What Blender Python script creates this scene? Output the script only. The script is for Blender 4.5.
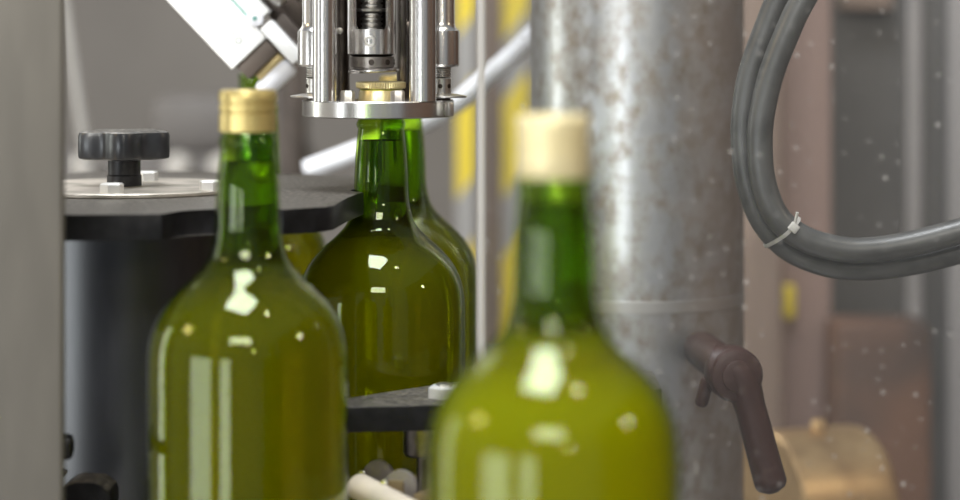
import bpy, bmesh, math, random
from mathutils import Vector, Matrix, noise
random.seed(4)
SC = bpy.context.scene
COL = SC.collection
for o in list(bpy.data.objects): bpy.data.objects.remove(o)

# ------------------------------------------------------------------ camera, world, lights, exposure
EYE = 1.283                     # camera height; bottles stand 0.383 m below it
F = 2267.0                      # focal length in pixels of the 960 px frame
cam = bpy.data.cameras.new('camera'); camo = bpy.data.objects.new('camera', cam); COL.objects.link(camo)
cam.sensor_width = 36; cam.lens = 85; cam.shift_y = -220/960
camo.location = (0, 0, EYE); camo.rotation_euler = (math.pi/2, 0, 0)
cam.clip_start = .05; cam.clip_end = 50
cam.dof.use_dof = True; cam.dof.focus_distance = 1.44; cam.dof.aperture_fstop = 3.5; cam.dof.aperture_blades = 0
SC.camera = camo
SC.view_settings.view_transform = 'Standard'; SC.view_settings.look = 'None'
SC.view_settings.gamma = 1; SC.view_settings.exposure = 0.0; SC.view_settings.use_curve_mapping = False
SC.cycles.transparent_max_bounces = 40; SC.cycles.max_bounces = 12; SC.cycles.transmission_bounces = 10

w = bpy.data.worlds.new('hall_sky'); SC.world = w; w.use_nodes = True
bg = w.node_tree.nodes['Background']; bg.inputs[0].default_value = (.86, .93, 1, 1); bg.inputs[1].default_value = .30

def area(name, loc, target, sx, sy, power, col):
    l = bpy.data.lights.new(name, 'AREA'); l.shape = 'RECTANGLE'; l.size = sx; l.size_y = sy
    l.energy = power; l.color = col
    o = bpy.data.objects.new(name, l); COL.objects.link(o); o.location = loc
    o.rotation_euler = (Vector(target)-Vector(loc)).to_track_quat('-Z', 'Y').to_euler()
    return o
area('skylight', (-.40, .75, 4.1), (-.1, 1.3, 1.1), 1.25, 1.05, 130, (.92, .96, 1))
area('window_light_near', (-1.12, -1.55, .86), (-.1, 1.25, 1.0), .60, 1.0, 15, (.94, .98, 1))
area('window_light_left', (-2.40, -.75, .86), (-.1, 1.25, 1.0), 1.35, 1.0, 32, (.90, .96, 1))
area('window_light_side', (-2.5, 2.05, 1.2), (-.1, 1.4, 1.1), .35, 1.6, 11, (.96, 1, .93))
area('window_light_high', (-.35, -2.6, 3.25), (-.1, 1.3, 1.1), 1.9, .75, 95, (1, .97, .90))
area('rear_fill_light', (-1.1, 3.4, 3.0), (-.1, 1.45, 1.15), 1.4, 1.0, 15, (1, .98, .94))  # added fill from behind, brightens the white unit and the glass
area('shutter_light', (-2.95, .78, 2.75), (-.1, 1.25, 1.1), .7, .5, 17, (1, .74, .38))
area('hall_lamp_a', (.78, .55, 3.5), (0, 1.3, 1.1), .16, .16, 6, (1, .88, .66))
area('hall_lamp_b', (1.97, .64, 2.15), (0, 1.3, 1.1), .16, .16, 6, (1, .88, .66))
area('hall_lamp_c', (.63, -1.85, 1.95), (0, 1.3, 1.1), .12, .12, 4, (1, .88, .66))
sb = bpy.data.lights.new('unit_spot', 'SPOT'); sb.energy = 800; sb.color = (1, .98, .92); sb.spot_size = math.radians(6.5); sb.spot_blend = .5; sb.shadow_soft_size = .12  # added narrow spot that overexposes the white unit
sbo = bpy.data.objects.new('unit_spot', sb); COL.objects.link(sbo); sbo.location = (-1.9, -1.6, 2.7)
sbo.rotation_euler = (Vector((-.20, 1.58, EYE+.05))-Vector(sbo.location)).to_track_quat('-Z', 'Y').to_euler()

# ------------------------------------------------------------------ materials
def new_mat(name):
    m = bpy.data.materials.new(name); m.use_nodes = True
    nt = m.node_tree; return m, nt, nt.nodes['Principled BSDF'], nt.nodes['Material Output']
def pbr(name, col, rough=.5, metal=0, var=.0, scale=20, stretch=(1, 1, 1), bump=0, col2=None, lo=.4, hi=.6, detail=4, spec=.5, rvar=0):
    """principled material whose colour wanders between col and col2 (dirt, wear) on object coordinates"""
    m, nt, p, out = new_mat(name)
    p.inputs['Roughness'].default_value = rough; p.inputs['Metallic'].default_value = metal
    p.inputs['Specular IOR Level'].default_value = spec
    p.inputs['Base Color'].default_value = (*col, 1)
    if col2 is None and var: col2 = tuple(c*(1-var) for c in col)
    if col2 is not None or bump:
        tc = nt.nodes.new('ShaderNodeTexCoord'); mp = nt.nodes.new('ShaderNodeMapping'); mp.inputs['Scale'].default_value = stretch
        nz = nt.nodes.new('ShaderNodeTexNoise'); nz.inputs['Scale'].default_value = scale; nz.inputs['Detail'].default_value = detail
        nt.links.new(tc.outputs['Object'], mp.inputs['Vector']); nt.links.new(mp.outputs['Vector'], nz.inputs['Vector'])
        if col2 is not None:
            cr = nt.nodes.new('ShaderNodeValToRGB')
            cr.color_ramp.elements[0].position = lo; cr.color_ramp.elements[1].position = hi
            cr.color_ramp.elements[0].color = (*col, 1); cr.color_ramp.elements[1].color = (*col2, 1)
            nt.links.new(nz.outputs['Fac'], cr.inputs['Fac']); nt.links.new(cr.outputs['Color'], p.inputs['Base Color'])
        if rvar:
            mr = nt.nodes.new('ShaderNodeMapRange'); mr.inputs['From Min'].default_value = .35; mr.inputs['From Max'].default_value = .65
            mr.inputs['To Min'].default_value = rough-rvar; mr.inputs['To Max'].default_value = rough+rvar
            nt.links.new(nz.outputs['Fac'], mr.inputs['Value']); nt.links.new(mr.outputs['Result'], p.inputs['Roughness'])
        if bump:
            b = nt.nodes.new('ShaderNodeBump'); b.inputs['Strength'].default_value = bump; b.inputs['Distance'].default_value = .001
            nt.links.new(nz.outputs['Fac'], b.inputs['Height']); nt.links.new(b.outputs['Normal'], p.inputs['Normal'])
    return m
def schlick(nt, power=5, f0=.045):
    lw = nt.nodes.new('ShaderNodeLayerWeight'); lw.inputs['Blend'].default_value = .5
    pw = nt.nodes.new('ShaderNodeMath'); pw.operation = 'POWER'; pw.inputs[1].default_value = power
    nt.links.new(lw.outputs['Facing'], pw.inputs[0])
    mr = nt.nodes.new('ShaderNodeMapRange'); mr.inputs['To Min'].default_value = f0; mr.inputs['To Max'].default_value = 1
    nt.links.new(pw.outputs[0], mr.inputs['Value'])
    return mr.outputs['Result'], lw
def glass_mat(name, face, edge, f0=.045):
    """coloured thin-walled glass: tint deepens towards grazing paths, Schlick reflection on top"""
    m, nt, p, out = new_mat(name); nt.nodes.remove(p)
    fr, lw = schlick(nt, 5, f0)
    pw = nt.nodes.new('ShaderNodeMath'); pw.operation = 'POWER'; pw.inputs[1].default_value = 3
    nt.links.new(lw.outputs['Facing'], pw.inputs[0])
    mx = nt.nodes.new('ShaderNodeMix'); mx.data_type = 'RGBA'
    mx.inputs['A'].default_value = (*face, 1); mx.inputs['B'].default_value = (*edge, 1)
    nt.links.new(pw.outputs[0], mx.inputs['Factor'])
    tr = nt.nodes.new('ShaderNodeBsdfTransparent'); nt.links.new(mx.outputs['Result'], tr.inputs['Color'])
    gl = nt.nodes.new('ShaderNodeBsdfGlossy'); gl.inputs['Roughness'].default_value = .03
    ms = nt.nodes.new('ShaderNodeMixShader')
    nt.links.new(fr, ms.inputs[0]); nt.links.new(tr.outputs[0], ms.inputs[1]); nt.links.new(gl.outputs[0], ms.inputs[2])
    nt.links.new(ms.outputs[0], out.inputs['Surface'])
    return m
def wine_mat(name, cloud=.25):
    """cloudy wine: the thicker the section, the yellower and the less clear"""
    m, nt, p, out = new_mat(name); nt.nodes.remove(p)
    tc = nt.nodes.new('ShaderNodeTexCoord'); sx = nt.nodes.new('ShaderNodeSeparateXYZ'); nt.links.new(tc.outputs['Object'], sx.inputs[0])
    cx = nt.nodes.new('ShaderNodeCombineXYZ'); nt.links.new(sx.outputs['X'], cx.inputs['X']); nt.links.new(sx.outputs['Y'], cx.inputs['Y'])
    ln = nt.nodes.new('ShaderNodeVectorMath'); ln.operation = 'LENGTH'; nt.links.new(cx.outputs[0], ln.inputs[0])
    def ramp(lo, hi, a, b):
        r = nt.nodes.new('ShaderNodeMapRange'); r.interpolation_type = 'SMOOTHSTEP'
        r.inputs['From Min'].default_value = lo; r.inputs['From Max'].default_value = hi
        r.inputs['To Min'].default_value = a; r.inputs['To Max'].default_value = b
        nt.links.new(ln.outputs['Value'], r.inputs['Value']); return r.outputs['Result']
    mx = nt.nodes.new('ShaderNodeMix'); mx.data_type = 'RGBA'
    mx.inputs['A'].default_value = (.62, .78, .10, 1); mx.inputs['B'].default_value = (1.0, .75, .035, 1)
    nt.links.new(ramp(.014, .034, 0, 1), mx.inputs['Factor'])
    rf = nt.nodes.new('ShaderNodeBsdfRefraction'); rf.inputs['IOR'].default_value = 1.33; rf.inputs['Roughness'].default_value = .10
    nt.links.new(mx.outputs['Result'], rf.inputs['Color'])
    tl = nt.nodes.new('ShaderNodeBsdfTranslucent'); tl.inputs['Color'].default_value = (.95, .67, .018, 1)
    df = nt.nodes.new('ShaderNodeBsdfDiffuse'); df.inputs['Color'].default_value = (.80, .55, .013, 1)
    a = nt.nodes.new('ShaderNodeMixShader'); a.inputs[0].default_value = .5
    nt.links.new(tl.outputs[0], a.inputs[1]); nt.links.new(df.outputs[0], a.inputs[2])
    b = nt.nodes.new('ShaderNodeMixShader'); nt.links.new(ramp(.014, .050, .03, cloud), b.inputs[0])
    nt.links.new(rf.outputs[0], b.inputs[1]); nt.links.new(a.outputs[0], b.inputs[2])
    nt.links.new(b.outputs[0], out.inputs['Surface'])
    return m
def acrylic_mat(name):
    """clear guard sheet with a film of dust and whitish splash dots"""
    m, nt, p, out = new_mat(name); nt.nodes.remove(p)
    fr, lw = schlick(nt, 5, .022)
    tr = nt.nodes.new('ShaderNodeBsdfTransparent'); tr.inputs['Color'].default_value = (.97, .97, .97, 1)
    gl = nt.nodes.new('ShaderNodeBsdfGlossy'); gl.inputs['Roughness'].default_value = .08
    ms = nt.nodes.new('ShaderNodeMixShader')
    nt.links.new(fr, ms.inputs[0]); nt.links.new(tr.outputs[0], ms.inputs[1]); nt.links.new(gl.outputs[0], ms.inputs[2])
    df = nt.nodes.new('ShaderNodeBsdfDiffuse'); df.inputs['Color'].default_value = (.74, .71, .68, 1)
    tl = nt.nodes.new('ShaderNodeBsdfTranslucent'); tl.inputs['Color'].default_value = (.74, .71, .68, 1)
    ad = nt.nodes.new('ShaderNodeMixShader'); ad.inputs[0].default_value = .4
    nt.links.new(df.outputs[0], ad.inputs[1]); nt.links.new(tl.outputs[0], ad.inputs[2])
    tc = nt.nodes.new('ShaderNodeTexCoord')
    vo = nt.nodes.new('ShaderNodeTexVoronoi'); vo.inputs['Scale'].default_value = 105
    nt.links.new(tc.outputs['Object'], vo.inputs['Vector'])
    sp = nt.nodes.new('ShaderNodeMapRange'); sp.inputs['From Min'].default_value = .10; sp.inputs['From Max'].default_value = .22
    sp.inputs['To Min'].default_value = 1; sp.inputs['To Max'].default_value = 0
    nt.links.new(vo.outputs['Distance'], sp.inputs['Value'])
    sx = nt.nodes.new('ShaderNodeSeparateColor'); nt.links.new(vo.outputs['Color'], sx.inputs[0])
    th = nt.nodes.new('ShaderNodeMapRange'); th.inputs['From Min'].default_value = .40; th.inputs['From Max'].default_value = 1.0
    nt.links.new(sx.outputs[0], th.inputs['Value'])
    n1 = nt.nodes.new('ShaderNodeTexNoise'); n1.inputs['Scale'].default_value = 11; nt.links.new(tc.outputs['Object'], n1.inputs['Vector'])
    cl = nt.nodes.new('ShaderNodeMapRange'); cl.inputs['From Min'].default_value = .34; cl.inputs['From Max'].default_value = .60
    nt.links.new(n1.outputs['Fac'], cl.inputs['Value'])
    m1 = nt.nodes.new('ShaderNodeMath'); m1.operation = 'MULTIPLY'; nt.links.new(sp.outputs[0], m1.inputs[0]); nt.links.new(th.outputs[0], m1.inputs[1])
    m2 = nt.nodes.new('ShaderNodeMath'); m2.operation = 'MULTIPLY'; nt.links.new(m1.outputs[0], m2.inputs[0]); nt.links.new(cl.outputs[0], m2.inputs[1])
    m3 = nt.nodes.new('ShaderNodeMath'); m3.operation = 'MULTIPLY_ADD'; m3.inputs[1].default_value = .42; m3.inputs[2].default_value = .018
    nt.links.new(m2.outputs[0], m3.inputs[0])
    m5 = nt.nodes.new('ShaderNodeMixShader'); nt.links.new(m3.outputs[0], m5.inputs[0])
    nt.links.new(ms.outputs[0], m5.inputs[1]); nt.links.new(ad.outputs[0], m5.inputs[2])
    nt.links.new(m5.outputs[0], out.inputs['Surface'])
    return m
def stripe_mat(name, c1, c2, per, slant, off, duty=.5):
    """slanted hazard bands"""
    m, nt, p, out = new_mat(name); p.inputs['Roughness'].default_value = .5
    tc = nt.nodes.new('ShaderNodeTexCoord'); sx = nt.nodes.new('ShaderNodeSeparateXYZ'); nt.links.new(tc.outputs['Object'], sx.inputs[0])
    a = nt.nodes.new('ShaderNodeMath'); a.operation = 'MULTIPLY_ADD'; a.inputs[1].default_value = -slant
    nt.links.new(sx.outputs['X'], a.inputs[0]); nt.links.new(sx.outputs['Z'], a.inputs[2])
    b = nt.nodes.new('ShaderNodeMath'); b.operation = 'MULTIPLY_ADD'; b.inputs[1].default_value = 1/per; b.inputs[2].default_value = off
    nt.links.new(a.outputs[0], b.inputs[0])
    f = nt.nodes.new('ShaderNodeMath'); f.operation = 'FRACT'; nt.links.new(b.outputs[0], f.inputs[0])
    g = nt.nodes.new('ShaderNodeMath'); g.operation = 'LESS_THAN'; g.inputs[1].default_value = duty; nt.links.new(f.outputs[0], g.inputs[0])
    mx = nt.nodes.new('ShaderNodeMix'); mx.data_type = 'RGBA'; mx.inputs['A'].default_value = (*c2, 1); mx.inputs['B'].default_value = (*c1, 1)
    nt.links.new(g.outputs[0], mx.inputs['Factor']); nt.links.new(mx.outputs['Result'], p.inputs['Base Color'])
    return m
M = dict(
    glass=glass_mat('green_glass', (.765, .885, .37), (.34, .50, .08), .024),
    wine=wine_mat('cloudy_wine'), brightwine=wine_mat('brightened_wine', .70),  # second is the same wine, brightened for light passing through the front bottle
    palecap=pbr('cream_cap', (.80, .69, .40), .4, .3, var=.1, scale=60),
    cap=pbr('gold_cap', (.60, .47, .18), .34, .65, var=.12, scale=60),
    capcup=pbr('brass_cap', (.66, .56, .30), .34, .7, var=.15, scale=60),
    steel=pbr('machined_steel', (.70, .68, .66), .25, 1, var=.12, scale=40, stretch=(1, 1, .05)),
    satin=pbr('satin_steel', (.60, .58, .55), .34, 1, var=.2, scale=90),
    zinc=pbr('zinc_bolt', (.80, .79, .77), .36, .45),
    collar=pbr('shade_grey_steel', (.34, .31, .29), .34, 1, var=.3, scale=60),  # darkened for the shadow on the drilled collar; plain grey on the support stud
    darksteel=pbr('dark_steel', (.10, .085, .075), .32, 1, var=.3, scale=60),
    upright=pbr('brushed_upright', (.122, .110, .092), .6, .1, scale=14, stretch=(6, 6, 1), var=.12),
    black=pbr('black_plastic', (.014, .014, .017), .40, 0, col2=(.035, .034, .032), scale=190, lo=.5, hi=.75, spec=.4),
    drum=pbr('black_drum', (.020, .022, .030), .36, 0, col2=(.035, .038, .05), scale=70, stretch=(1, 1, .25), lo=.45, hi=.7, spec=.95),
    disc=pbr('dusty_steel_disc', (.56, .51, .45), .42, .6, col2=(.38, .35, .30), scale=45),
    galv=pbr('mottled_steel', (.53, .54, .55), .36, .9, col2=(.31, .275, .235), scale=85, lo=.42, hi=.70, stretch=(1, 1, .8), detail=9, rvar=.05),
    band=pbr('pale_band', (.55, .545, .53), .38, .9),
    cable=pbr('grey_cable', (.066, .066, .063), .38, 0, col2=(.032, .032, .031), scale=55, lo=.45, hi=.7, spec=.6),
    tie=pbr('clear_tie', (.46, .45, .42), .45),
    lever=pbr('brown_lever', (.034, .013, .010), .45, 0, col2=(.075, .042, .034), scale=75, lo=.55, hi=.8, spec=.3),
    bronze=pbr('bronze_shell', (.62, .43, .23), .42, .75, col2=(.36, .23, .12), scale=22, lo=.45, hi=.75),
    white=pbr('white_enamel', (.93, .94, .94), .35),
    whiteroll=pbr('white_roller', (.83, .84, .90), .5),
    brassroll=pbr('brass_roller', (.55, .44, .22), .42, .5),
    grey=pbr('grey_print', (.36, .38, .38), .5),
    teal=pbr('teal_seam', (.12, .30, .27), .5),
    bracket=pbr('brown_bracket', (.12, .095, .08), .5, .2, var=.5, scale=18),
    hose=pbr('milky_hose', (.74, .76, .82), .45),
    edge=pbr('pale_trim', (.42, .40, .375), .45),
    acrylic=acrylic_mat('dusty_acrylic'),
    beige=pbr('beige_nylon', (.62, .55, .45), .5, var=.12, scale=40),
    tab=pbr('grey_tab', (.20, .18, .165), .45, .3, var=.2, scale=60),
    brown=pbr('brown_block', (.12, .085, .035), .6),
    wall=pbr('hall_wall', (.31, .285, .26), .9, var=.14, scale=1.5),
    wallw=pbr('hall_wall_pale', (.55, .53, .50), .9, var=.1, scale=1.5),
    brick=pbr('hall_wall_brown', (.17, .095, .062), .85, var=.3, scale=2.5),
    floor=pbr('concrete', (.30, .28, .26), .8, var=.2, scale=3),
    bed=pbr('bed_steel', (.30, .29, .28), .4, .9, var=.2, scale=20),
    post=pbr('pink_paint', (.27, .185, .155), .6, var=.12, scale=8, stretch=(1, 1, .2)),
    cabin=pbr('grey_cabinet', (.075, .070, .066), .55, var=.25, scale=5),
    light=pbr('grey_rail', (.27, .255, .25), .5, .2, var=.1, scale=8),
    rust=pbr('rust_crate', (.12, .06, .036), .7, col2=(.055, .035, .027), scale=9, lo=.4, hi=.7),
    tan=pbr('tan_post', (.27, .20, .16), .6, var=.25, scale=10, stretch=(1, 1, .2)),
    greymach=pbr('grey_machine', (.17, .155, .145), .6, var=.3, scale=6),
    paleknob=pbr('pale_knob', (.55, .52, .48), .5),
    yellow=pbr('yellow_sticker', (.75, .58, .03), .5),
    label=pbr('paper_label', (.85, .85, .82), .6),
    hazard=stripe_mat('hazard_bands', (.85, .66, .06), (.38, .37, .36), .215, 1.3, .0, .62),
)

def dusty_top(col, rough, spec):
    """black plastic with settled dust on what faces up"""
    m = pbr('dusty_black_plate', col, rough, 0, col2=tuple(c*1.5 for c in col), scale=120, spec=spec)
    nt = m.node_tree; p = nt.nodes['Principled BSDF']
    src = p.inputs['Base Color'].links[0].from_socket
    ge = nt.nodes.new('ShaderNodeNewGeometry'); sx = nt.nodes.new('ShaderNodeSeparateXYZ'); nt.links.new(ge.outputs['True Normal'], sx.inputs[0])
    gt = nt.nodes.new('ShaderNodeMath'); gt.operation = 'GREATER_THAN'; gt.inputs[1].default_value = .6; nt.links.new(sx.outputs['Z'], gt.inputs[0])
    tc = nt.nodes.new('ShaderNodeTexCoord'); nz = nt.nodes.new('ShaderNodeTexNoise'); nz.inputs['Scale'].default_value = 330; nz.inputs['Detail'].default_value = 3
    nt.links.new(tc.outputs['Object'], nz.inputs['Vector'])
    mr = nt.nodes.new('ShaderNodeMapRange'); mr.inputs['From Min'].default_value = .42; mr.inputs['From Max'].default_value = .70
    mr.inputs['To Min'].default_value = .22; mr.inputs['To Max'].default_value = .9; nt.links.new(nz.outputs['Fac'], mr.inputs['Value'])
    mu = nt.nodes.new('ShaderNodeMath'); mu.operation = 'MULTIPLY'; nt.links.new(gt.outputs[0], mu.inputs[0]); nt.links.new(mr.outputs[0], mu.inputs[1])
    mx = nt.nodes.new('ShaderNodeMix'); mx.data_type = 'RGBA'; mx.inputs['B'].default_value = (.20, .182, .157, 1)
    nt.links.new(mu.outputs[0], mx.inputs['Factor']); nt.links.new(src, mx.inputs['A']); nt.links.new(mx.outputs['Result'], p.inputs['Base Color'])
    return m
M['plate'] = dusty_top((.010, .010, .011), .38, .18)
def add_side_shade(m, col):
    # brown reflected tone of the right side painted into the cylinder's colour, ragged edge
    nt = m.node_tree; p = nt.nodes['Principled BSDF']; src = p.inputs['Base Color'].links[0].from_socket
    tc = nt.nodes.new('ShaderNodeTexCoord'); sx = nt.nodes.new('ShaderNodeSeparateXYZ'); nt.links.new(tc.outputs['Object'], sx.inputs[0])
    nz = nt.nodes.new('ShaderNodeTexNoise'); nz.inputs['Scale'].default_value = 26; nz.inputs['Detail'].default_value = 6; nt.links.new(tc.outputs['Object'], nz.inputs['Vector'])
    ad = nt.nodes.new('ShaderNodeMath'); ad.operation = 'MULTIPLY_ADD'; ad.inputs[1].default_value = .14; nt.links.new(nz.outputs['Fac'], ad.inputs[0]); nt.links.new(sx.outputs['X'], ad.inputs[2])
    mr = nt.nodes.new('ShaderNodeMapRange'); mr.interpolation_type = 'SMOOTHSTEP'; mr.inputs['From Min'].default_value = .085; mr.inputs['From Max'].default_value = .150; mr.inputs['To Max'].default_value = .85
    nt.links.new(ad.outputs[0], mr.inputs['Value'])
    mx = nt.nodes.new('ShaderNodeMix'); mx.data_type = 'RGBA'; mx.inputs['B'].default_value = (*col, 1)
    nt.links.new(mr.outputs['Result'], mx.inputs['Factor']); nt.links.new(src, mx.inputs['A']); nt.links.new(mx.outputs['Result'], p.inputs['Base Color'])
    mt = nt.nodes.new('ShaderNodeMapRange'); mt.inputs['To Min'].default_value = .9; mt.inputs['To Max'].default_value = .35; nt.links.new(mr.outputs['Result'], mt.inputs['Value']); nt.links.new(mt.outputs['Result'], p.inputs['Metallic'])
add_side_shade(M['galv'], (.20, .155, .125))
M['knob'] = dusty_top((.016, .017, .020), .32, .6)

# ------------------------------------------------------------------ mesh helpers (all in world metres, y away from the camera)
def H(h): return EYE - h                      # height of a point h below eye level
def bm_new(): return bmesh.new()
def lathe(bm, prof, axis=(0, 0), seg=64, mat=None):
    """prof: list of (r, z); r=0 closes an end"""
    rings = []
    for r, z in prof:
        if r < 1e-6: rings.append([bm.verts.new((axis[0], axis[1], z))])
        else: rings.append([bm.verts.new((axis[0]+r*math.cos(2*math.pi*i/seg), axis[1]+r*math.sin(2*math.pi*i/seg), z)) for i in range(seg)])
    vs = [v for r in rings for v in r]
    for a, b in zip(rings, rings[1:]):
        for i in range(seg):
            j = (i+1) % seg
            if len(a) == 1 and len(b) == 1: continue
            if len(a) == 1: bm.faces.new((a[0], b[j], b[i]))
            elif len(b) == 1: bm.faces.new((a[i], a[j], b[0]))
            else: bm.faces.new((a[i], a[j], b[j], b[i]))
    if mat is not None: bmesh.ops.transform(bm, matrix=mat, verts=vs)
    return vs
def axis_mat(p0, p1):
    d = Vector(p1)-Vector(p0)
    return Matrix.Translation(p0) @ d.to_track_quat('Z', 'Y').to_matrix().to_4x4(), d.length
def rod(bm, p0, p1, r, seg=32, bev=.0, r1=None):
    m, L = axis_mat(p0, p1); r1 = r if r1 is None else r1
    b = min(bev, r*.9, L*.45)
    prof = [(0, 0), (r-b, 0), (r-b*.3, b*.3), (r, b), (r1, L-b), (r1-b*.3, L-b*.3), (r1-b, L), (0, L)] if b > 0 else [(0, 0), (r, 0), (r1, L), (0, L)]
    return lathe(bm, prof, seg=seg, mat=m)
def ring(bm, p0, p1, ri, ro, seg=64, bev=.0006):
    m, L = axis_mat(p0, p1); b = bev
    return lathe(bm, [(ri, 0), (ro-b, 0), (ro, b), (ro, L-b), (ro-b, L), (ri, L), (ri, 0)], seg=seg, mat=m)
def hexbolt(bm, p, w, h, up=1, rot=0.):
    prof = [(0, 0), (w/2, 0), (w/2, h*.85), (w*.42, h), (0, h)]
    m = Matrix.Translation(p) @ Matrix.Rotation(rot, 4, 'Z')
    return lathe(bm, [(r, z*up) for r, z in prof], seg=6, mat=m)
def box(bm, c, s, rot=None, bev=0.0, seg=2):
    r = bmesh.ops.create_cube(bm, size=1)['verts']
    bmesh.ops.transform(bm, matrix=Matrix.Diagonal((*s, 1)), verts=r)
    if bev:
        es = list({e for v in r for e in v.link_edges})
        q = bmesh.ops.bevel(bm, geom=es, offset=bev, segments=seg, affect='EDGES', profile=.5)
        r = list({v for f in q['faces'] for v in f.verts} | {v for v in r if v.is_valid})
    m = Matrix.Translation(c)
    if rot is not None: m = m @ rot
    bmesh.ops.transform(bm, matrix=m, verts=r)
    return r
def prism(bm, poly, z0, z1, mat=None, bev=0):
    a = [bm.verts.new((x, y, z0)) for x, y in poly]; b = [bm.verts.new((x, y, z1)) for x, y in poly]
    n = len(poly)
    fb = bm.faces.new(list(reversed(a))); ft = bm.faces.new(b)
    for i in range(n):
        j = (i+1) % n; bm.faces.new((a[i], a[j], b[j], b[i]))
    vs = a+b
    if bev:
        es = list(ft.edges)+list(fb.edges)
        q = bmesh.ops.bevel(bm, geom=es, offset=bev, segments=2, affect='EDGES', profile=.5)
        vs = [v for v in bm.verts if v.is_valid] if len(bm.verts) else vs
    if mat is not None: bmesh.ops.transform(bm, matrix=mat, verts=vs)
    return vs
def catmull(pts, n=12):
    P = [Vector(p) for p in pts]; P = [2*P[0]-P[1]]+P+[2*P[-1]-P[-2]]; out = []
    for i in range(1, len(P)-2):
        for k in range(n):
            t = k/n; a, b, c, d = P[i-1:i+3]
            out.append(.5*((2*b)+(c-a)*t+(2*a-5*b+4*c-d)*t*t+(3*b-a-3*c+d)*t**3))
    out.append(P[-2]); return out
def sweep(bm, path, r, seg=20, cap=True):
    rings = []; up = Vector((0, 1, 0)); n = None
    for i, p in enumerate(path):
        t = (path[min(i+1, len(path)-1)]-path[max(i-1, 0)]).normalized()
        if n is None: n = t.cross(up).normalized()
        n = (n - t*n.dot(t)).normalized(); bnorm = t.cross(n)
        rr = r(i/(len(path)-1)) if callable(r) else r
        rings.append([bm.verts.new(p+rr*(math.cos(2*math.pi*k/seg)*n+math.sin(2*math.pi*k/seg)*bnorm)) for k in range(seg)])
    for a, b in zip(rings, rings[1:]):
        for k in range(seg):
            j = (k+1) % seg; bm.faces.new((a[k], a[j], b[j], b[k]))
    if cap: bm.faces.new(list(reversed(rings[0]))); bm.faces.new(rings[-1])
def wloc(o):
    v = Vector((0, 0, 0))
    while o is not None: v += o.location; o = o.parent
    return v
def obj(name, bm, mat, parent=None, base=None, sharp=32, smooth=True):
    """links bm as one mesh object; base = its origin in world space (top-level) else the parent's"""
    bmesh.ops.recalc_face_normals(bm, faces=bm.faces[:])
    bm.normal_update()
    lim = math.radians(sharp)
    for e in bm.edges:
        e.smooth = not (len(e.link_faces) == 2 and e.calc_face_angle(0) > lim) if smooth else False
    for f in bm.faces: f.smooth = smooth
    org = wloc(parent) if parent is not None else Vector(base or (0, 0, 0))
    bmesh.ops.translate(bm, vec=-org, verts=bm.verts[:])
    me = bpy.data.meshes.new(name); bm.to_mesh(me); bm.free()
    me.materials.append(M[mat] if isinstance(mat, str) else mat)
    o = bpy.data.objects.new(name, me); COL.objects.link(o)
    if parent is not None: o.parent = parent
    else: o.location = org
    return o
def tag(o, label, cat, group=None, kind=None):
    o['label'] = label; o['category'] = cat
    if group: o['group'] = group
    if kind: o['kind'] = kind
    return o
def thing(name, label, cat, loc, group=None):
    o = bpy.data.objects.new(name, None); o.empty_display_size = .02; COL.objects.link(o); o.location = loc
    return tag(o, label, cat, group)
def structure(name, bm, mat, **k):
    o = obj(name, bm, mat, **k); o['kind'] = 'structure'; return o
def part(name, mat, parent, fn, *a, **k):
    bm = bm_new(); fn(bm, *a, **k); return obj(name, bm, mat, parent)

# ------------------------------------------------------------------ the hall
bm = bm_new(); box(bm, (0, 1.2, -.05), (8, 9, .1)); structure('floor', bm, 'floor')
bm = bm_new(); box(bm, (0, 5.3, 2), (8, .1, 4)); structure('wall_back', bm, 'wall')
bm = bm_new(); box(bm, (-3.6, 1.2, 2), (.1, 8.2, 4)); structure('wall_left', bm, 'wallw')
bm = bm_new(); box(bm, (3.6, 1.2, 2), (.1, 8.2, 4)); structure('wall_right', bm, 'brick')
# machine bed the bottles and the machine stand on (just below the frame)
BED = H(.383)
bm = bm_new(); box(bm, (0, 1.475, BED-.02), (1.3, .69, .04), bev=.002); box(bm, (0, .925, BED-.0235), (1.3, .40, .04), bev=.002)
bed = structure('machine_bed', bm, 'bed')
bm = bm_new(); box(bm, (0, 1.28, (BED-.0435)/2), (1.15, .95, BED-.0435)); structure('machine_base', bm, 'greymach')

# ------------------------------------------------------------------ bottles
PROF = [(0, .3825), (.040, .3828), (.0505, .3795), (.0540, .372), (.0545, .35), (.0545, .19), (.0542, .176), (.0530, .1665), (.0502, .158),
        (.0452, .1495), (.0378, .1413), (.0285, .133), (.0225, .126), (.0195, .118), (.0178, .108), (.0174, .095), (.0165, .080), (.0152, .066), (.01485, .0640),
        (.0155, .0630), (.0160, .0616), (.0159, .0600), (.0150, .0586), (.0146, .0575), (.0143, .055), (.0138, .054), (.0138, .037), (.0144, .0365), (.0144, .0343), (.0135, .0335)]
def spline_prof(prof, n=5):
    P = catmull([(r, z, 0) for r, z in prof], n); return [(max(p.x, 0), p.y) for p in P]
def body_prof():
    up = [(.0545, .2000), (.0545, .1880)]+PROF[6:18]
    return PROF[2:5]+spline_prof(up, 5)
def glass_bm():
    bm = bm_new()
    body = body_prof()
    outer = PROF[:2]+body+PROF[18:]
    t = .0013
    inner = []
    for r, h in outer[2:]:
        if h < .362: inner.append((max(r-t, .006), h))
    inner = [(0, .3765), (.035, .377), (.0500, .3735), (.0528, .366)] + inner
    prof = outer+list(reversed(inner))
    lathe(bm, [(r, H(h)) for r, h in prof], seg=96)
    return bm
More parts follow.
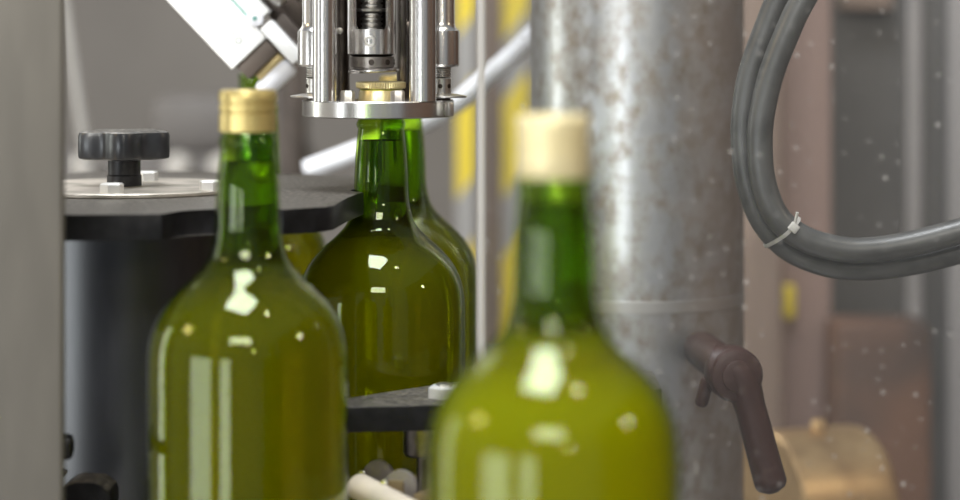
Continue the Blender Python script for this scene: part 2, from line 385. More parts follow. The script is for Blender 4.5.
def wine_bm():
    bm = bm_new(); pts = [(0, .3760), (.0345, .3765), (.0494, .373), (.0523, .366)]
    for r, h in body_prof():
        if .0715 < h < .362: pts.append((r-.0013-.0004, h))
    pts.append((0, pts[-1][1]))
    lathe(bm, [(r, H(h)) for r, h in pts], seg=96)
    return bm
def cap_bm(x, y, dz=0, k=1.0):
    bm = bm_new(); z = lambda h: H(.0322+(h-.0322)*k)+dz
    pr = [(0, .0322), (.0125, .0324), (.0148, .0328), (.0156, .0338), (.0158, .0355), (.0158, .0385), (.01480, .0390), (.01480, .0400), (.0158, .0405),
          (.0158, .0434), (.01480, .0440), (.01480, .0450), (.0157, .0455), (.0157, .0548), (.0154, .0552), (.0145, .0552), (.0145, .054)]
    lathe(bm, [(r, z(h)) for r, h in pr], axis=(x, y), seg=72)
    return bm
def knurl_cap_bm():
    bm = bm_new(); seg = 120; rings = []
    pr = [(.0, .0335, 0), (.0148, .0335, 0), (.0162, .034, 1), (.0162, .0372, 1), (.0156, .0378, 0), (.0135, .0385, 0), (.0142, .040, 0), (.0148, .047, 0), (.0154, .0548, 0), (.0146, .0552, 0)]
    prev = None
    for r, h, k in pr:
        if r == 0: cur = [bm.verts.new((0, 0, H(h)))]
        else: cur = [bm.verts.new(((r-(.0006 if k and i % 2 else 0))*math.cos(2*math.pi*i/seg), (r-(.0006 if k and i % 2 else 0))*math.sin(2*math.pi*i/seg), H(h))) for i in range(seg)]
        if prev:
            for i in range(seg):
                j = (i+1) % seg
                bm.faces.new((prev[0], cur[i], cur[j]) if len(prev) == 1 else (prev[i], prev[j], cur[j], cur[i]))
        prev = cur
    return bm
BG = 'wine bottles on the filling line'
def first_bottle(x, y, z, label):
    t = thing('wine_bottle', label, 'bottle', (x, y, z), BG)
    for nm, b, mt in (('glass_body', glass_bm(), 'glass'), ('wine', wine_bm(), 'wine')):
        bmesh.ops.translate(b, vec=(x, y, z-BED), verts=b.verts[:]); obj(nm, b, mt, t)
    return t
def copy_bottle(src, x, y, label, skip=(), rot=0.):
    r = src.copy(); COL.objects.link(r); r.location = (x, y, BED); r['label'] = label
    for ch in src.children:
        if ch.name.split('.')[0] in skip: continue
        c = ch.copy(); COL.objects.link(c); c.parent = r
    return r
front = first_bottle(.0314, .972, BED-.0035, 'large out-of-focus green wine bottle with pale cap, nearest the camera')
obj('screw_cap', cap_bm(.0314, .972, -.0035, 1.20), 'palecap', front)
left = copy_bottle(front, -.1262, 1.232, 'green wine bottle with gold screw cap standing in front of black drum', skip=('screw_cap',))
lcap = obj('screw_cap', cap_bm(-.1262, 1.232), 'cap', left)
mid = copy_bottle(front, -.0643, 1.472, 'green wine bottle with its neck inside the steel capping head ring', skip=('screw_cap',))
bm = knurl_cap_bm(); bmesh.ops.translate(bm, vec=(-.0643, 1.472, 0), verts=bm.verts[:]); obj('screw_cap', bm, 'capcup', mid)
rear = copy_bottle(front, -.0564, 1.62, 'green wine bottle half hidden right behind the bottle under the capping head', skip=('screw_cap',))
rc = lcap.copy(); COL.objects.link(rc); rc.parent = rear
rearl = copy_bottle(front, -.1716, 1.744, 'uncapped green wine bottle mostly hidden behind the gold-capped bottle by the drum', skip=('screw_cap',))
fw = [c for c in front.children if c.name.startswith('wine')][0]; fw.data = fw.data.copy(); fw.data.materials[0] = M['brightwine']  # front bottle's light is put into its wine material

# ------------------------------------------------------------------ star wheel: drum, pocketed plate, clamp disc, bolts and knob on one axis
AX, AY = -.231, 1.472
PT = .104                                      # plate top below eye
sw = thing('star_wheel', 'black bottle star wheel with drum, dusty plate and lobed knob', 'star wheel', (AX, AY, BED))
def arc(c, r, a0, a1, n):
    return [(c[0]+r*math.cos(math.radians(a0+(a1-a0)*i/n)), c[1]+r*math.sin(math.radians(a0+(a1-a0)*i/n))) for i in range(n+1)]
def star_poly():
    P = []
    R = .197
    P += arc((0, 0), R, 34, 60, 8)
    P += [(r*math.cos(math.radians(a)), r*math.sin(math.radians(a))) for a, r in ((62, .186), (65, .176), (70, .174), (75, .178), (78, .188))]
    P += arc((0, 0), R, 80, 110, 8)
    P += [(r*math.cos(math.radians(a)), r*math.sin(math.radians(a))) for a, r in ((112, .186), (116, .176), (120, .174), (124, .178), (127, .188))]
    P += arc((0, 0), R, 130, 287-2, 34)
    P += [(r*math.cos(math.radians(a)), r*math.sin(math.radians(a))) for a, r in ((286.6, .190), (288.6, .180), (291, .1755), (296, .173), (300, .175), (303, .181), (305, .190))]
    P += arc((0, 0), R, 306.5, 315, 5)
    P += [(.1445, -.125), (.1485, -.07), (.1530, -.035)]
    P += list(reversed([(.1667+.0206*math.cos(math.radians(a)), .0206*math.sin(math.radians(a))) for a in range(110, 241, 13)]))
    P += [(.166, .06)]
    return [(AX+x, AY+y) for x, y in P]
bm = bm_new(); prism(bm, star_poly(), H(PT+.0147), H(PT), bev=.0008); obj('star_plate', bm, 'plate', sw)
bm = bm_new(); lathe(bm, [(0, BED), (.079, BED), (.079, H(PT+.0147)), (0, H(PT+.0147))], axis=(AX, AY), seg=96); obj('drum', bm, 'drum', sw)
bm = bm_new(); ring(bm, (AX+.003, AY, H(PT)), (AX+.003, AY, H(PT-.003)), .001, .078, seg=96, bev=.0007); obj('clamp_disc', bm, 'disc', sw)
for k, (px, py) in enumerate(((-.2282, 1.405), (-.1700, 1.431), (-.2235, 1.522))):
    bm = bm_new(); hexbolt(bm, (px, py, H(PT-.003)), .0150, .0062, rot=.35+k*.5); obj('bolt', bm, 'zinc', sw)
# knob: lobed grip on a plain stem
def knob_bm():
    bm = bm_new(); n = 120
    def out(s): return [((.0262+.0042*math.cos(5*2*math.pi*i/n+.9))*s*math.cos(2*math.pi*i/n), (.0262+.0042*math.cos(5*2*math.pi*i/n+.9))*s*math.sin(2*math.pi*i/n)) for i in range(n)]
    z0, z1 = H(.0836), H(.0652); lv = [(.90, z0), (.98, z0+.0008), (1, z0+.002), (1, z1-.003), (.975, z1-.001), (.90, z1), (.45, z1-.0012)]
    rings = [[bm.verts.new((AX+x, AY+y, z)) for x, y in out(s)] for s, z in lv]
    for a, b in zip(rings, rings[1:]):
        for i in range(n): bm.faces.new((a[i], a[(i+1) % n], b[(i+1) % n], b[i]))
    bm.faces.new(list(reversed(rings[0]))); bm.faces.new(rings[-1])
    return bm
kn = obj('knob', knob_bm(), 'knob', sw)
bm = bm_new(); lathe(bm, [(0, H(PT-.003)), (.0112, H(PT-.003)), (.0112, H(PT-.0095)), (.0105, H(PT-.0105)), (.0105, H(.0836)), (0, H(.0836))], axis=(AX, AY), seg=40); obj('stem', bm, 'black', kn)

# ------------------------------------------------------------------ capping head
CX, CY = -.0662, 1.472
ch = thing('capping_head', 'bright steel capping head with ring and columns over a bottle neck', 'capping machine', (CX, CY, H(.056)))
bm = bm_new(); ring(bm, (CX, CY, H(.0560)), (CX, CY, H(.0452)), .0205, .0492, seg=128, bev=.0007); obj('base_ring', bm, 'steel', ch)
TOPZ = H(-.20)
for cx, cy, r in ((-.0988, 1.4405, .0076), (-.0364, 1.4405, .0086)):
    part('front_column', 'steel', ch, rod, (cx, cy, H(.0452)), (cx, cy, TOPZ), r, 40)
for cx, cy in ((-.0925, 1.502), (-.0490, 1.502)):
    c_ = part('rear_column', 'darksteel', ch, rod, (cx, cy, H(.0452)), (cx, cy, TOPZ), .0062, 32)
    part('nub', 'satin', c_, rod, (cx, cy-.004, H(.0005)), (cx, cy-.0095, H(.0005)), .0022, 16, .0005)
# outer spring housings with spring, drilled collar and roller disc
for cx, s in ((-.1060, -1), (-.0250, 1)):
    cy = 1.466
    bm = bm_new(); lathe(bm, [(0, TOPZ), (.0088, TOPZ), (.0088, H(-.005)), (.0094, H(-.002)), (.0117, H(.0005)), (.0119, H(.0025)), (.0119, H(.0222)), (.0108, H(.0236)), (0, H(.0236))], axis=(cx, cy), seg=40)
    hs = obj('spring_housing', bm, 'steel', ch)
    pr = [(0, H(.0236))]
    for i in range(5):
        z = .0236+i*.0014; pr += [(.0058, H(z)), (.0066, H(z+.0004)), (.0066, H(z+.0008)), (.0058, H(z+.0013))]
    pr += [(0, H(.0309))]
    bm = bm_new(); lathe(bm, pr, axis=(cx, cy), seg=32); obj('spring', bm, 'satin', hs)
    bm = bm_new(); lathe(bm, [(0, H(.0309)), (.0062, H(.0309)), (.0066, H(.0315)), (.0066, H(.0405)), (.0062, H(.0410)), (0, H(.0410))], axis=(cx, cy), seg=32); obj('collar', bm, 'satin', hs)
    bm = bm_new()
    for a in (-95, -40, -150, 30, 150):
        d = Vector((math.cos(math.radians(a)), math.sin(math.radians(a)), 0)); p = Vector((cx, cy, H(.0362)))
        rod(bm, p+d*.0058, p+d*.00675, .0015, 12)
    obj('collar_hole', bm, 'darksteel', hs)
    bm = bm_new(); lathe(bm, [(0, H(.0410)), (.0080, H(.0412)), (.0150, H(.0424)), (.0153, H(.0430)), (.0146, H(.0437)), (0, H(.0440))], axis=(cx+s*.0015, cy), seg=48); obj('roller_disc', bm, 'satin', hs)
    bm = bm_new(); rod(bm, (cx, cy, H(.0440)), (cx, cy, H(.0453)), .006, 24); obj('roller_seat', bm, 'darksteel', hs)
# central spindle with a window slot that shows the screw inside
SX = -.0703
def spindle_bm():
    """tube with a rounded-bottom slot facing the camera"""
    bm = bm_new(); R, Ri = .0157, .0135; n = 96; zs = [H(.0155)]
    z = .0155
    rows = 46; z_top = H(-.20)
    hs = [.0155-i*.00055 for i in range(rows)]+[-.03, -.20]
    def inslot(a, h):
        x = R*math.sin(a)                       # a measured from the facing direction
        if math.cos(a) < 0 or abs(x) > .0108: return False
        bot = -.0002
        if abs(x) > .0078: bot -= (.0030-math.sqrt(max(0, .0030**2-(abs(x)-.0078)**2)))
        return h < bot
    grid = {}
    for k, h in enumerate(hs):
        for i in range(n):
            a = 2*math.pi*i/n; d = (math.sin(a), -math.cos(a))
            grid[k, i, 0] = bm.verts.new((SX+R*d[0], CY+R*d[1], H(h)))
            grid[k, i, 1] = bm.verts.new((SX+Ri*d[0], CY+Ri*d[1], H(h)))
    keep = {(k, i): not inslot(2*math.pi*(i+.5)/n, (hs[k]+hs[k+1])/2) for k in range(len(hs)-1) for i in range(n)}
    for (k, i), v in keep.items():
        if not v: continue
        j = (i+1) % n
        bm.faces.new((grid[k, i, 0], grid[k, j, 0], grid[k+1, j, 0], grid[k+1, i, 0]))
        bm.faces.new((grid[k+1, i, 1], grid[k+1, j, 1], grid[k, j, 1], grid[k, i, 1])).material_index = 1
        for dk, di, e in ((-1, 0, ((k, i), (k, j))), (1, 0, ((k+1, i), (k+1, j))), (0, -1, ((k, i), (k+1, i))), (0, 1, ((k, j), (k+1, j)))):
            kk, ii = k+dk, (i+di) % n
            if keep.get((kk, ii), kk < 0 and False) is False:
                try: bm.faces.new((grid[e[0][0], e[0][1], 0], grid[e[1][0], e[1][1], 0], grid[e[1][0], e[1][1], 1], grid[e[0][0], e[0][1], 1]))
                except ValueError: pass
    loose = [v for v in bm.verts if not v.link_faces]; bmesh.ops.delete(bm, geom=loose, context='VERTS')
    return bm
sp = obj('spindle', spindle_bm(), 'steel', ch); sp.data.materials.append(M['darksteel'])
bm = bm_new(); pr = [(0, H(.0155))]
pr += [(.0134, H(.0155)), (.0134, H(.002)), (.0105, H(.0005))]
hcur = .0005
while hcur > -.06:
    pr += [(.0062, H(hcur-.0004)), (.0072, H(hcur-.0012)), (.0072, H(hcur-.0020)), (.0058, H(hcur-.0027))]; hcur -= .0030
    if abs(hcur+.0115) < .0016: pr += [(.0100, H(hcur-.0006)), (.0104, H(hcur-.0022)), (.0070, H(hcur-.0026))]; hcur -= .0028
pr += [(0, H(hcur))]
lathe(bm, pr, axis=(SX, CY), seg=40); obj('screw_shaft', bm, 'satin', sp)
sc_ = bm_new(); ring(sc_, (SX-.0005, CY-.0150, H(.0072)), (SX-.0005, CY-.0164, H(.0072)), .0020, .0036, 32, .0004); scw = obj('set_screw', sc_, 'satin', sp)
bm = bm_new(); hexm = Matrix.Translation((SX-.0005, CY-.0152, H(.0072))) @ Matrix.Rotation(math.pi/2, 4, 'X'); lathe(bm, [(0, 0), (.0021, 0), (.0021, .0004), (0, .0004)], seg=6, mat=hexm); obj('socket', bm, 'darksteel', scw)
bm = bm_new(); lathe(bm, [(0, H(.0155)), (.0118, H(.0155)), (.0118, H(.0172)), (.0144, H(.0174)), (.0144, H(.0240)), (.0130, H(.0243)), (.0130, H(.0262)), (0, H(.0262))], axis=(SX, CY), seg=64); co = obj('drilled_collar', bm, 'collar', ch)
bm = bm_new(); lathe(bm, [(0, H(.0150)), (.0150, H(.0154)), (.0122, H(.0174)), (0, H(.0174))], axis=(SX, CY), seg=64); obj('groove', bm, 'darksteel', co)
for a in (-135, -90, -45, 0, 180):
    d = Vector((math.cos(math.radians(a)), math.sin(math.radians(a)), 0)); p = Vector((SX+.0005, CY, H(.0208)))
    bm = bm_new(); rod(bm, p+d*.0131, p+d*.0146, .0019, 16); obj('hole', bm, 'darksteel', co)
tilt = Matrix.Translation((SX+.0012, CY, H(.0262))) @ Matrix.Rotation(math.radians(-2.0), 4, 'Y')
bm = bm_new(); lathe(bm, [(0, -.0014), (.0155, -.0014), (.0166, -.0006), (.0166, .0004), (.0150, .0014), (0, .0016)], seg=64, mat=tilt); obj('pressure_flange', bm, 'steel', ch)
# bolts and dark guide plates
for bx_, by_ in ((-.0838, 1.437), (-.0522, 1.437)):
    bm = bm_new(); hexbolt(bm, (bx_, by_, H(.0452)), .0092, .0068, rot=.15); obj('bolt', bm, 'satin', ch)
for bx_, by_ in ((-.100, 1.505), (-.0330, 1.503)):
    bm = bm_new(); hexbolt(bm, (bx_, by_, H(.0452)), .0092, .0058, rot=.3); obj('bolt', bm, 'satin', ch)
bm = bm_new(); box(bm, (-.0500, 1.485, H(-.075)), (.0045, .012, .22), bev=.0005); box(bm, (-.0470, 1.485, H(-.0015)), (.0055, .011, .008), bev=.0005); obj('guide_plate', bm, 'darksteel', ch)
bm = bm_new(); box(bm, (-.0198, 1.447, H(.0505)), (.0042, .006, .0092), rot=Matrix.Rotation(.5, 4, 'Z'), bev=.0008); obj('clip', bm, 'satin', ch)
bm = bm_new(); lathe(bm, [(0, TOPZ), (.058, TOPZ), (.058, TOPZ+.03), (.03, TOPZ+.04), (.02, TOPZ+.05), (.02, TOPZ+.25), (0, TOPZ+.25)], axis=(CX, CY), seg=64); obj('head_block', bm, 'satin', ch)
bm = bm_new(); box(bm, (CX, 1.62, TOPZ+.27), (.05, .36, .04), bev=.004); obj('carrier_arm', bm, 'satin', ch)

# ------------------------------------------------------------------ left machine upright and the bits fixed beside it
bm = bm_new(); box(bm, (-.3000, 1.205, .95), (.158, .010, 1.9), bev=.003); structure('machine_upright', bm, 'upright')['label'] = 'wide brushed grey metal upright at the left edge'
bm = bm_new(); box(bm, (-.457, 2.35, .95), (.020, .02, 1.9), bev=.003); tag(obj('guard_post', bm, 'light'), 'thin pale grey guard post showing right beside the left upright', 'post')
bm = bm_new(); rod(bm, (-.520, 2.6, 1.60), (-.430, 2.6, 1.0), .007, 16); tag(obj('brace_rod', bm, 'edge'), 'thin pale slanting rod behind the black knob', 'rod')
def clamp():
    t = thing('rail_clamp', 'black plastic clamp block on a rod at the lower left corner', 'clamp', (-.236, 1.345, BED))
    bm = bm_new(); prof = [(-.0150, -.032)]+arc((-.0010, -.002), .0140, 180, 95, 8)+arc((.0050, -.002), .0135, 80, 60, 3)+[(.0165, .0065), (.0178, .003), (.0178, -.004), (.006, -.0065), (.0015, -.012), (.0015, -.032)]
    m = Matrix.Translation((-.2330, 1.352, H(.2755))) @ Matrix.Rotation(math.pi/2, 4, 'X')
    prism(bm, prof, 0, .030, mat=m, bev=.0016); obj('clamp_block', bm, 'plate', t)
    bm = bm_new(); rod(bm, (-.241, 1.337, BED), (-.241, 1.337, H(.290)), .006, 24); obj('rod', bm, 'satin', t)
    bm = bm_new(); box(bm, (-.2560, 1.337, H(.2580)), (.024, .020, .004), rot=Matrix.Rotation(.45, 4, 'Y'), bev=.001); box(bm, (-.2620, 1.337, H(.320)), (.004, .02, .126), bev=.001); obj('bracket_strip', bm, 'satin', t)
clamp()
def knob2():
    t = thing('round_knob', 'small black knob peeking out beside the left upright above the clamp', 'knob', (-.255, 1.30, H(.2390)))
    bm = bm_new(); rod(bm, (-.268, 1.30, H(.2390)), (-.2335, 1.30, H(.2390)), .0074, 24, .0025); obj('grip', bm, 'black', t)
    bm = bm_new(); rod(bm, (-.262, 1.296, H(.2390)), (-.262, 1.2105, H(.2390)), .004, 16); obj('stud', bm, 'satin', t)
knob2()

# ------------------------------------------------------------------ curved guide plate in front of the middle bottle
GT = .2206
gp = thing('guide_plate', 'black guide plate crossing low in front of the bottle under the capping head', 'guide plate', (.0, 1.40, BED))
poly = [(-.100, 1.322), (-.04, 1.330), (.02, 1.342), (.08, 1.362), (.112, 1.395), (.112, 1.47), (.055, 1.462), (.012, 1.440), (-.018, 1.420), (-.048, 1.390), (-.078, 1.359), (-.100, 1.342)]
bm = bm_new(); prism(bm, poly, H(GT+.0147), H(GT), bev=.0007); obj('plate', bm, 'plate', gp)
bm = bm_new(); hexbolt(bm, (-.0215, 1.362, H(GT)), .0200, .0070, rot=.35); obj('nut', bm, 'zinc', gp)
bm = bm_new(); hexbolt(bm, (-.0215, 1.362, H(GT-.0070)), .010, .0015, rot=0); obj('stud_tip', bm, 'satin', gp)
bm = bm_new(); box(bm, (.0120, 1.425, H(GT-.0115)), (.022, .018, .023), bev=.003); obj('stop_block', bm, 'black', gp)
bm = bm_new(); lathe(bm, [(0, H(GT+.0147)), (.0150, H(GT+.0147)), (.0160, H(GT+.016)), (.0160, H(.2560)), (.0150, H(.2575)), (.008, H(.2580)), (.008, BED), (0, BED)], axis=(-.0305, 1.375), seg=48); obj('support_stud', bm, 'collar', gp)
bm = bm_new(); rod(bm, (.095, 1.43, BED), (.095, 1.43, H(GT+.0147)), .009, 24); obj('support_stud', bm, 'drum', gp)

# ------------------------------------------------------------------ guide rail with round tabs, bottom centre
gr = thing('guide_rail', 'pale beige round rail with grey tabs low between the bottles', 'rail', (-.05, 1.24, BED))
p0, p1 = Vector((-.0715, 1.332, H(.2680))), Vector((-.0155, 1.207, H(.2690)))
part('rail_bar', 'beige', gr, rod, p0, p1, .0078, 40, .003)
for c in (Vector((-.0600, 1.347, H(.2655))), Vector((-.0450, 1.302, H(.2625)))):
    td = Vector((-.42, -1, .0)).normalized()*.0018
    bm = bm_new(); rod(bm, c+td, c-td, .0100, 40, .0005)
    tb = obj('tab', bm, 'tab', gr)
    bm = bm_new(); rod(bm, c+Vector((-.0088, .003, .0025)), c+Vector((-.0100, -.003, .0025)), .0022, 20, .0008); obj('pin', bm, 'steel', tb)
for q in (.24, .56):
    c = p0.lerp(p1, q)+Vector((.0125, .008, 0)); c.z = H(.2650)
    part('spacer_block', 'brown', gr, box, c, (.012, .020, .013), Matrix.Rotation(-.4, 4, 'Z'), .001)
bm = bm_new(); rod(bm, (-.0390, 1.254, BED), (-.0390, 1.254, H(.2720)), .005, 20); obj('foot_rod', bm, 'satin', gr)

# ------------------------------------------------------------------ white label unit, upper left, slanting down to the right
U = Vector((.685, 0, -.730)).normalized(); V = Vector((.730, 0, .685)).normalized(); WY = Vector((0, 1, 0))
D = 1.60; S = F/D
O = Vector(((232-480)/S, D, EYE-(70-30)/S))   # lower tip of the white body
def uv(u, v, y=0): return O+U*(u/S)+V*(v/S)+WY*y
R3 = Matrix((( U.x, 0, V.x, 0), (U.y, 1, V.y, 0), (U.z, 0, V.z, 0), (0, 0, 0, 1)))
def ubox(bm, u0, u1, v0, v1, y0, y1, bev=.001):
    c = uv((u0+u1)/2, (v0+v1)/2, (y0+y1)/2); box(bm, c, ((u1-u0)/S, y1-y0, (v1-v0)/S), rot=R3, bev=bev)
lu = thing('label_unit', 'white enamelled slanting unit with rollers at the upper left', 'machine', uv(-120, 24))
part('body', 'white', lu, ubox, -330, 0, 0, 47, 0, .035, .0015)
part('cover_strip', 'white', lu, ubox, -330, -18, 48.5, 67, .002, .030, .001)
part('cover_seam', 'teal', lu, ubox, -330, -28, 46.6, 48.8, .001, .03, 0)
bm = bm_new(); c = uv(-22, 52); rod(bm, c+WY*.004, c-WY*.0015, .0058, 28, .001); sk = obj('hinge_screw', bm, 'whiteroll', lu)
bm = bm_new(); rod(bm, c, c-WY*.002, .0018, 16); obj('socket', bm, 'teal', sk)
part('rail', 'white', lu, ubox, -10, 38, 48, 63, -.004, .026, .0015)
part('end_cap', 'bracket', lu, ubox, -1, 18, 5, 46, .004, .032, .001)
bm = bm_new(); rod(bm, uv(22, 12, .015), uv(22, 45, .015), 9.0/S, 32, .001); obj('brass_roller', bm, 'brassroll', lu)
bm = bm_new(); rod(bm, uv(36, 2, .013), uv(36, 47, .013), 10.5/S, 32, .004); obj('white_roller', bm, 'whiteroll', lu)
bm = bm_new(); ubox(bm, -330, 34, 69, 92, .030, .06); ubox(bm, -60, -10, 60, 150, .04, .07); ubox(bm, -8, 36, 66, 76, .01, .05); obj('mounting_bracket', bm, 'bracket', lu)
bm = bm_new(); rod(bm, uv(-60, 82, .012), uv(-14, 82, .012), 8/S, 28, .003); obj('cylinder', bm, 'satin', lu)
bm = bm_new(); rod(bm, uv(-40, 112, .012), uv(32, 112, .012), 7/S, 28, .003); obj('cylinder', bm, 'satin', lu)
# faint unreadable printing on the white body
bm = bm_new()
for u_, v_, a_ in ((-62, 27, 0), (-50, 26.5, .6), (-39, 26, 1.2), (-28, 25.5, .2), (-17, 25, .9)):
    c = uv(u_, v_); mm = Matrix.Translation(c-WY*.0001) @ Matrix.Rotation(math.pi/2, 4, 'X')
    lathe(bm, [(2.2/S, 0), (3.9/S, 0), (3.9/S, .0002), (2.2/S, .0002), (2.2/S, 0)], seg=20, mat=mm)
obj('printed_mark', bm, 'grey', lu)
bm = bm_new(); rod(bm, uv(-200, 90, .06), uv(-200, 90, .06)+Vector((0, .25, .9)), .012, 16); obj('hanger', bm, 'darksteel', lu)

# ------------------------------------------------------------------ milky hose
def P3(px, py, d): return Vector(((px-480)/F*d, d, EYE-(py-30)/F*d))
pts = [P3(307, 170, 1.98), P3(352, 153, 1.97), P3(405, 131, 1.95), P3(450, 108, 1.93), P3(490, 75, 1.92), P3(530, 38, 1.92), P3(590, -30, 1.92), P3(640, -130, 1.92)]
bm = bm_new(); sweep(bm, catmull(pts, 8), .0085, 24); tag(obj('hose', bm, 'hose', base=pts[0]), 'milky white hose slanting up behind the capping head', 'hose')

# ------------------------------------------------------------------ big steel cylinder
PX, PY, PR = .1175, 1.70, .0800
pc = thing('steel_cylinder', 'thick mottled stainless steel cylinder standing right of centre', 'cylinder', (PX, PY, BED))
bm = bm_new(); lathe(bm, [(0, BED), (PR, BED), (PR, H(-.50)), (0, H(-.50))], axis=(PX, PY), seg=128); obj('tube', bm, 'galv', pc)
bm = bm_new(); lathe(bm, [(PR, H(.203)), (PR+.0004, H(.2028)), (PR+.0004, H(.1945)), (PR, H(.1943))], axis=(PX, PY), seg=128); obj('weld_band', bm, 'band', pc)

# ------------------------------------------------------------------ clamping lever
lv = thing('clamp_lever', 'dark brown clamping lever hanging at the right of the steel cylinder', 'lever', (.169, 1.5, H(.226)))
hub = Vector((.1680, 1.5, H(.2275)))
adir = Vector((-.10, .99, 0)).normalized()
bm = bm_new(); rod(bm, hub-adir*.012, hub+adir*.016, .0180, 48, .005); hb = obj('hub', bm, 'lever', lv)
bm = bm_new(); rod(bm, hub-adir*.0135, hub-adir*.010, .0105, 40, .001); obj('hub_cap', bm, 'lever', hb)
bm = bm_new(); rod(bm, hub+adir*.014, Vector((.1575, 1.615, hub.z)), .0130, 32, .002); obj('pivot', bm, 'lever', lv)
def arm_bm():
    bm = bm_new(); path = catmull([hub+Vector((-.012, .004, .004)), hub+Vector((.002, -.002, .002)), hub+Vector((.0105, -.004, -.022)), hub+Vector((.0185, -.004, -.052)), hub+Vector((.0255, -.004, -.0775))], 10)
    n = len(path)
    def rr(t):
        if t > .94: return .0108*math.sqrt(max(.05, 1-((t-.94)/.065)**2))
        return .0150-.0048*min(1, t/.5)+.0008*max(0, (t-.5)/.5)
    sweep(bm, path, rr, 28); return bm
obj('handle', arm_bm(), 'lever', lv)
part('finger', 'lever', lv, rod, hub+Vector((-.016, .010, -.004)), hub+Vector((-.0205, .016, -.024)), .0045, 20, .003)

# ------------------------------------------------------------------ cables with tie
CD = 1.47
def CP(px, py, dd=0): return P3(px, py, CD+dd)
outer = [(850, -190), (808, -60), (778, 0), (768, 24), (751, 72), (744, 115), (744, 150), (749, 185), (763, 221), (788, 248), (825, 264), (862, 268), (905, 264), (960, 251), (1040, 226), (1180, 160)]
inner = [(880, -190), (836, -60), (803, 0), (791, 24), (772, 72), (762, 115), (760, 150), (764, 185), (778, 218), (805, 239), (840, 249), (868, 250), (905, 245), (960, 231), (1040, 205), (1180, 140)]
bm = bm_new(); sweep(bm, catmull([CP(x, y, .0175) for x, y in outer], 10), .0083, 24); tag(obj('cable', bm, 'cable', base=CP(739, 140)), 'thick grey cable on the outer side of the bend, right of the steel cylinder', 'cable', 'looped grey cables')
bm = bm_new(); sweep(bm, catmull([CP(x, y, .0) for x, y in inner], 10), .0084, 24); tag(obj('cable', bm, 'cable', base=CP(761, 130)), 'thick grey cable on the inner side of the bend, tied to the outer one', 'cable', 'looped grey cables')
a, b = CP(789, 228), CP(775, 236, .0175)
tdir = Vector((.74, 0, -.67)); cdir = (b-a).normalized()
ct = thing('cable_tie', 'pale plastic tie binding the two grey cables', 'cable tie', (a+b)/2)
bm = bm_new()
loop = []
for i in range(49):
    t = 2*math.pi*i/48; mid_ = (a+b)/2
    e1 = (b-a).normalized(); e2 = e1.cross(tdir).normalized()
    L = (b-a).length/2
    x = math.cos(t); loop.append(mid_+e1*(math.copysign(L, x)*min(1, abs(x)*3)+.0090*x)+e2*.0090*math.sin(t))
rings = []
for i, p in enumerate(loop[:-1]):
    rad = (p-(a+b)/2).normalized()
    rings.append([bm.verts.new(p+tdir*s*.0012+rad*q) for s, q in ((-1, 0), (1, 0), (1, .0010), (-1, .0010))])
for i in range(len(rings)):
    r0, r1 = rings[i], rings[(i+1) % len(rings)]
    for k in range(4): bm.faces.new((r0[k], r0[(k+1) % 4], r1[(k+1) % 4], r1[k]))
obj('strap', bm, 'tie', ct)
hp = a-cdir*.004+Vector((0, -.0095, 0))
part('tie_head', 'tie', ct, box, hp, (.0062, .004, .0058), Matrix.Rotation(.7, 4, 'Y'), .0008)
part('tie_tail', 'tie', ct, rod, hp, hp+Vector((.002, -.002, .010)), .0010, 8)

# ------------------------------------------------------------------ bronze housing behind the lever
bz = thing('motor_housing', 'bronze coloured round housing at the lower right behind the lever', 'motor', (.27, 1.95, 0))
bc = Vector((.2480, 1.95, H(.4100))); bd = Vector((.93, .37, 0)).normalized()
m, L = axis_mat(bc-bd*.0, bc+bd*.094)
bm = bm_new(); lathe(bm, [(0, 0), (.062, 0), (.0645, .003), (.0645, .084), (.0635, .089), (.0600, .094), (.02, .096), (0, .096)], seg=96, mat=m); obj('shell', bm, 'bronze', bz)
bm = bm_new(); hexbolt(bm, (.2930, 1.96, bc.z+.0635), .013, .010, rot=.2); obj('bolt', bm, 'bronze', bz)
bm = bm_new(); box(bm, (.305, 1.97, (bc.z-.05)/2), (.07, .08, bc.z-.05), bev=.004); obj('pedestal', bm, 'greymach', bz)

# ------------------------------------------------------------------ dusty clear guard sheet with its pale edge trim
ga = thing('acrylic_guard', 'clear dusty acrylic guard sheet with pale edge, right half of the picture', 'guard', (.3, 1.25, BED))
bm = bm_new(); box(bm, (.353, 1.25, H(.03)), (.700, .005, .70)); obj('sheet', bm, 'acrylic', ga)
bm = bm_new(); box(bm, (.0006, 1.25, H(.03)), (.0044, .007, .70), bev=.0008); obj('edge_trim', bm, 'edge', ga)
bm = bm_new(); box(bm, (.353, 1.25, H(.3815)), (.710, .02, .006)); obj('foot_rail', bm, 'satin', ga)

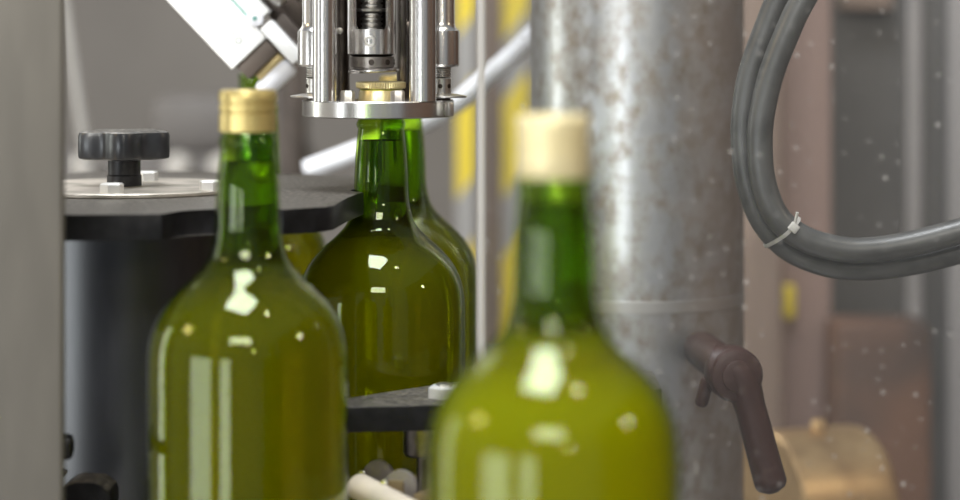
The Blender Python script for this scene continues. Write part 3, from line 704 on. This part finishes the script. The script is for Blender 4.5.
# ------------------------------------------------------------------ blurred things in the hall behind
def bpost(name, px0, px1, d, mat, label, cat, z0=0., z1=2.2, depth=.05, group=None, bev=.004):
    x0, x1 = (px0-480)/F*d, (px1-480)/F*d
    bm = bm_new(); box(bm, ((x0+x1)/2, d+depth/2, (z0+z1)/2), (x1-x0, depth, z1-z0), bev=bev)
    o = obj(name, bm, mat, base=((x0+x1)/2, d, z0)); return tag(o, label, cat, group)
bpost('hazard_bar', 456, 476, 3.0, 'hazard', 'yellow banded guard bar left of the guard sheet edge', 'post', group='yellow banded bars in the hall')
bpost('hazard_bar', 503, 529, 3.1, 'hazard', 'yellow banded guard bar just left of the steel cylinder', 'post', group='yellow banded bars in the hall')
bpost('grey_post', 483, 502, 3.3, 'tan', 'dull brown post between the two yellow banded bars', 'post')
bpost('painted_post', 783, 832, 2.45, 'post', 'dull pink painted post behind the cable loop', 'post')
bpost('tan_post', 742, 781, 2.4, 'tan', 'tan post between the steel cylinder and the pink post', 'post', depth=.03)
# dark cabinet with pale vertical rails
cb = thing('cabinet', 'dark grey machine cabinet filling the background at far right', 'cabinet', (.50, 2.6, 0))
part('body', 'cabin', cb, box, ((1010-480)/F*2.6, 2.85, 1.0), (.46, .5, 2.0), None, .004)
for px, w_ in ((912, .017), (958, .028)):
    part('rail', 'light', cb, box, ((px-480)/F*2.6, 2.592, .94), (w_, .02, 1.72), None, .003)
part('top_plate', 'tan', cb, box, ((870-480)/F*2.55, 2.58, H(-.038)), (.06, .03, .03), None, .004)
bpost('rust_crate', 834, 934, 2.36, 'rust', 'rust brown crate standing low in front of the dark cabinet', 'crate', 0, H(.305), .08, bev=.012)
bpost('yellow_tag', 785, 795, 2.435, 'yellow', 'small yellow tag on the pink post, left of the cabinet', 'tag', H(.310), H(.275), .015, bev=.002)
# grey machine low on the left behind the star wheel
mc = thing('conveyor_housing', 'blurred dark grey housing behind the star wheel knob', 'machine', (-.55, 3.0, 0))
part('body', 'greymach', mc, box, (-.56, 3.2, H(.168)/2), (.62, .4, H(.168)), None, .01)
part('hood', 'greymach', mc, box, (-.375, 3.15, H(.13)), (.14, .2, .08), None, .02)
for px in (85, 178, 222):
    x = (px-480)/F*2.98
    part('pale_knob', 'paleknob', mc, rod, (x, 3.0, H(.178)), (x, 2.96, H(.178)), .016, 24, .004)
bpost('dark_stand', 276, 302, 2.9, 'bracket', 'dark brown stand behind the capping head, left side', 'stand', depth=.1)
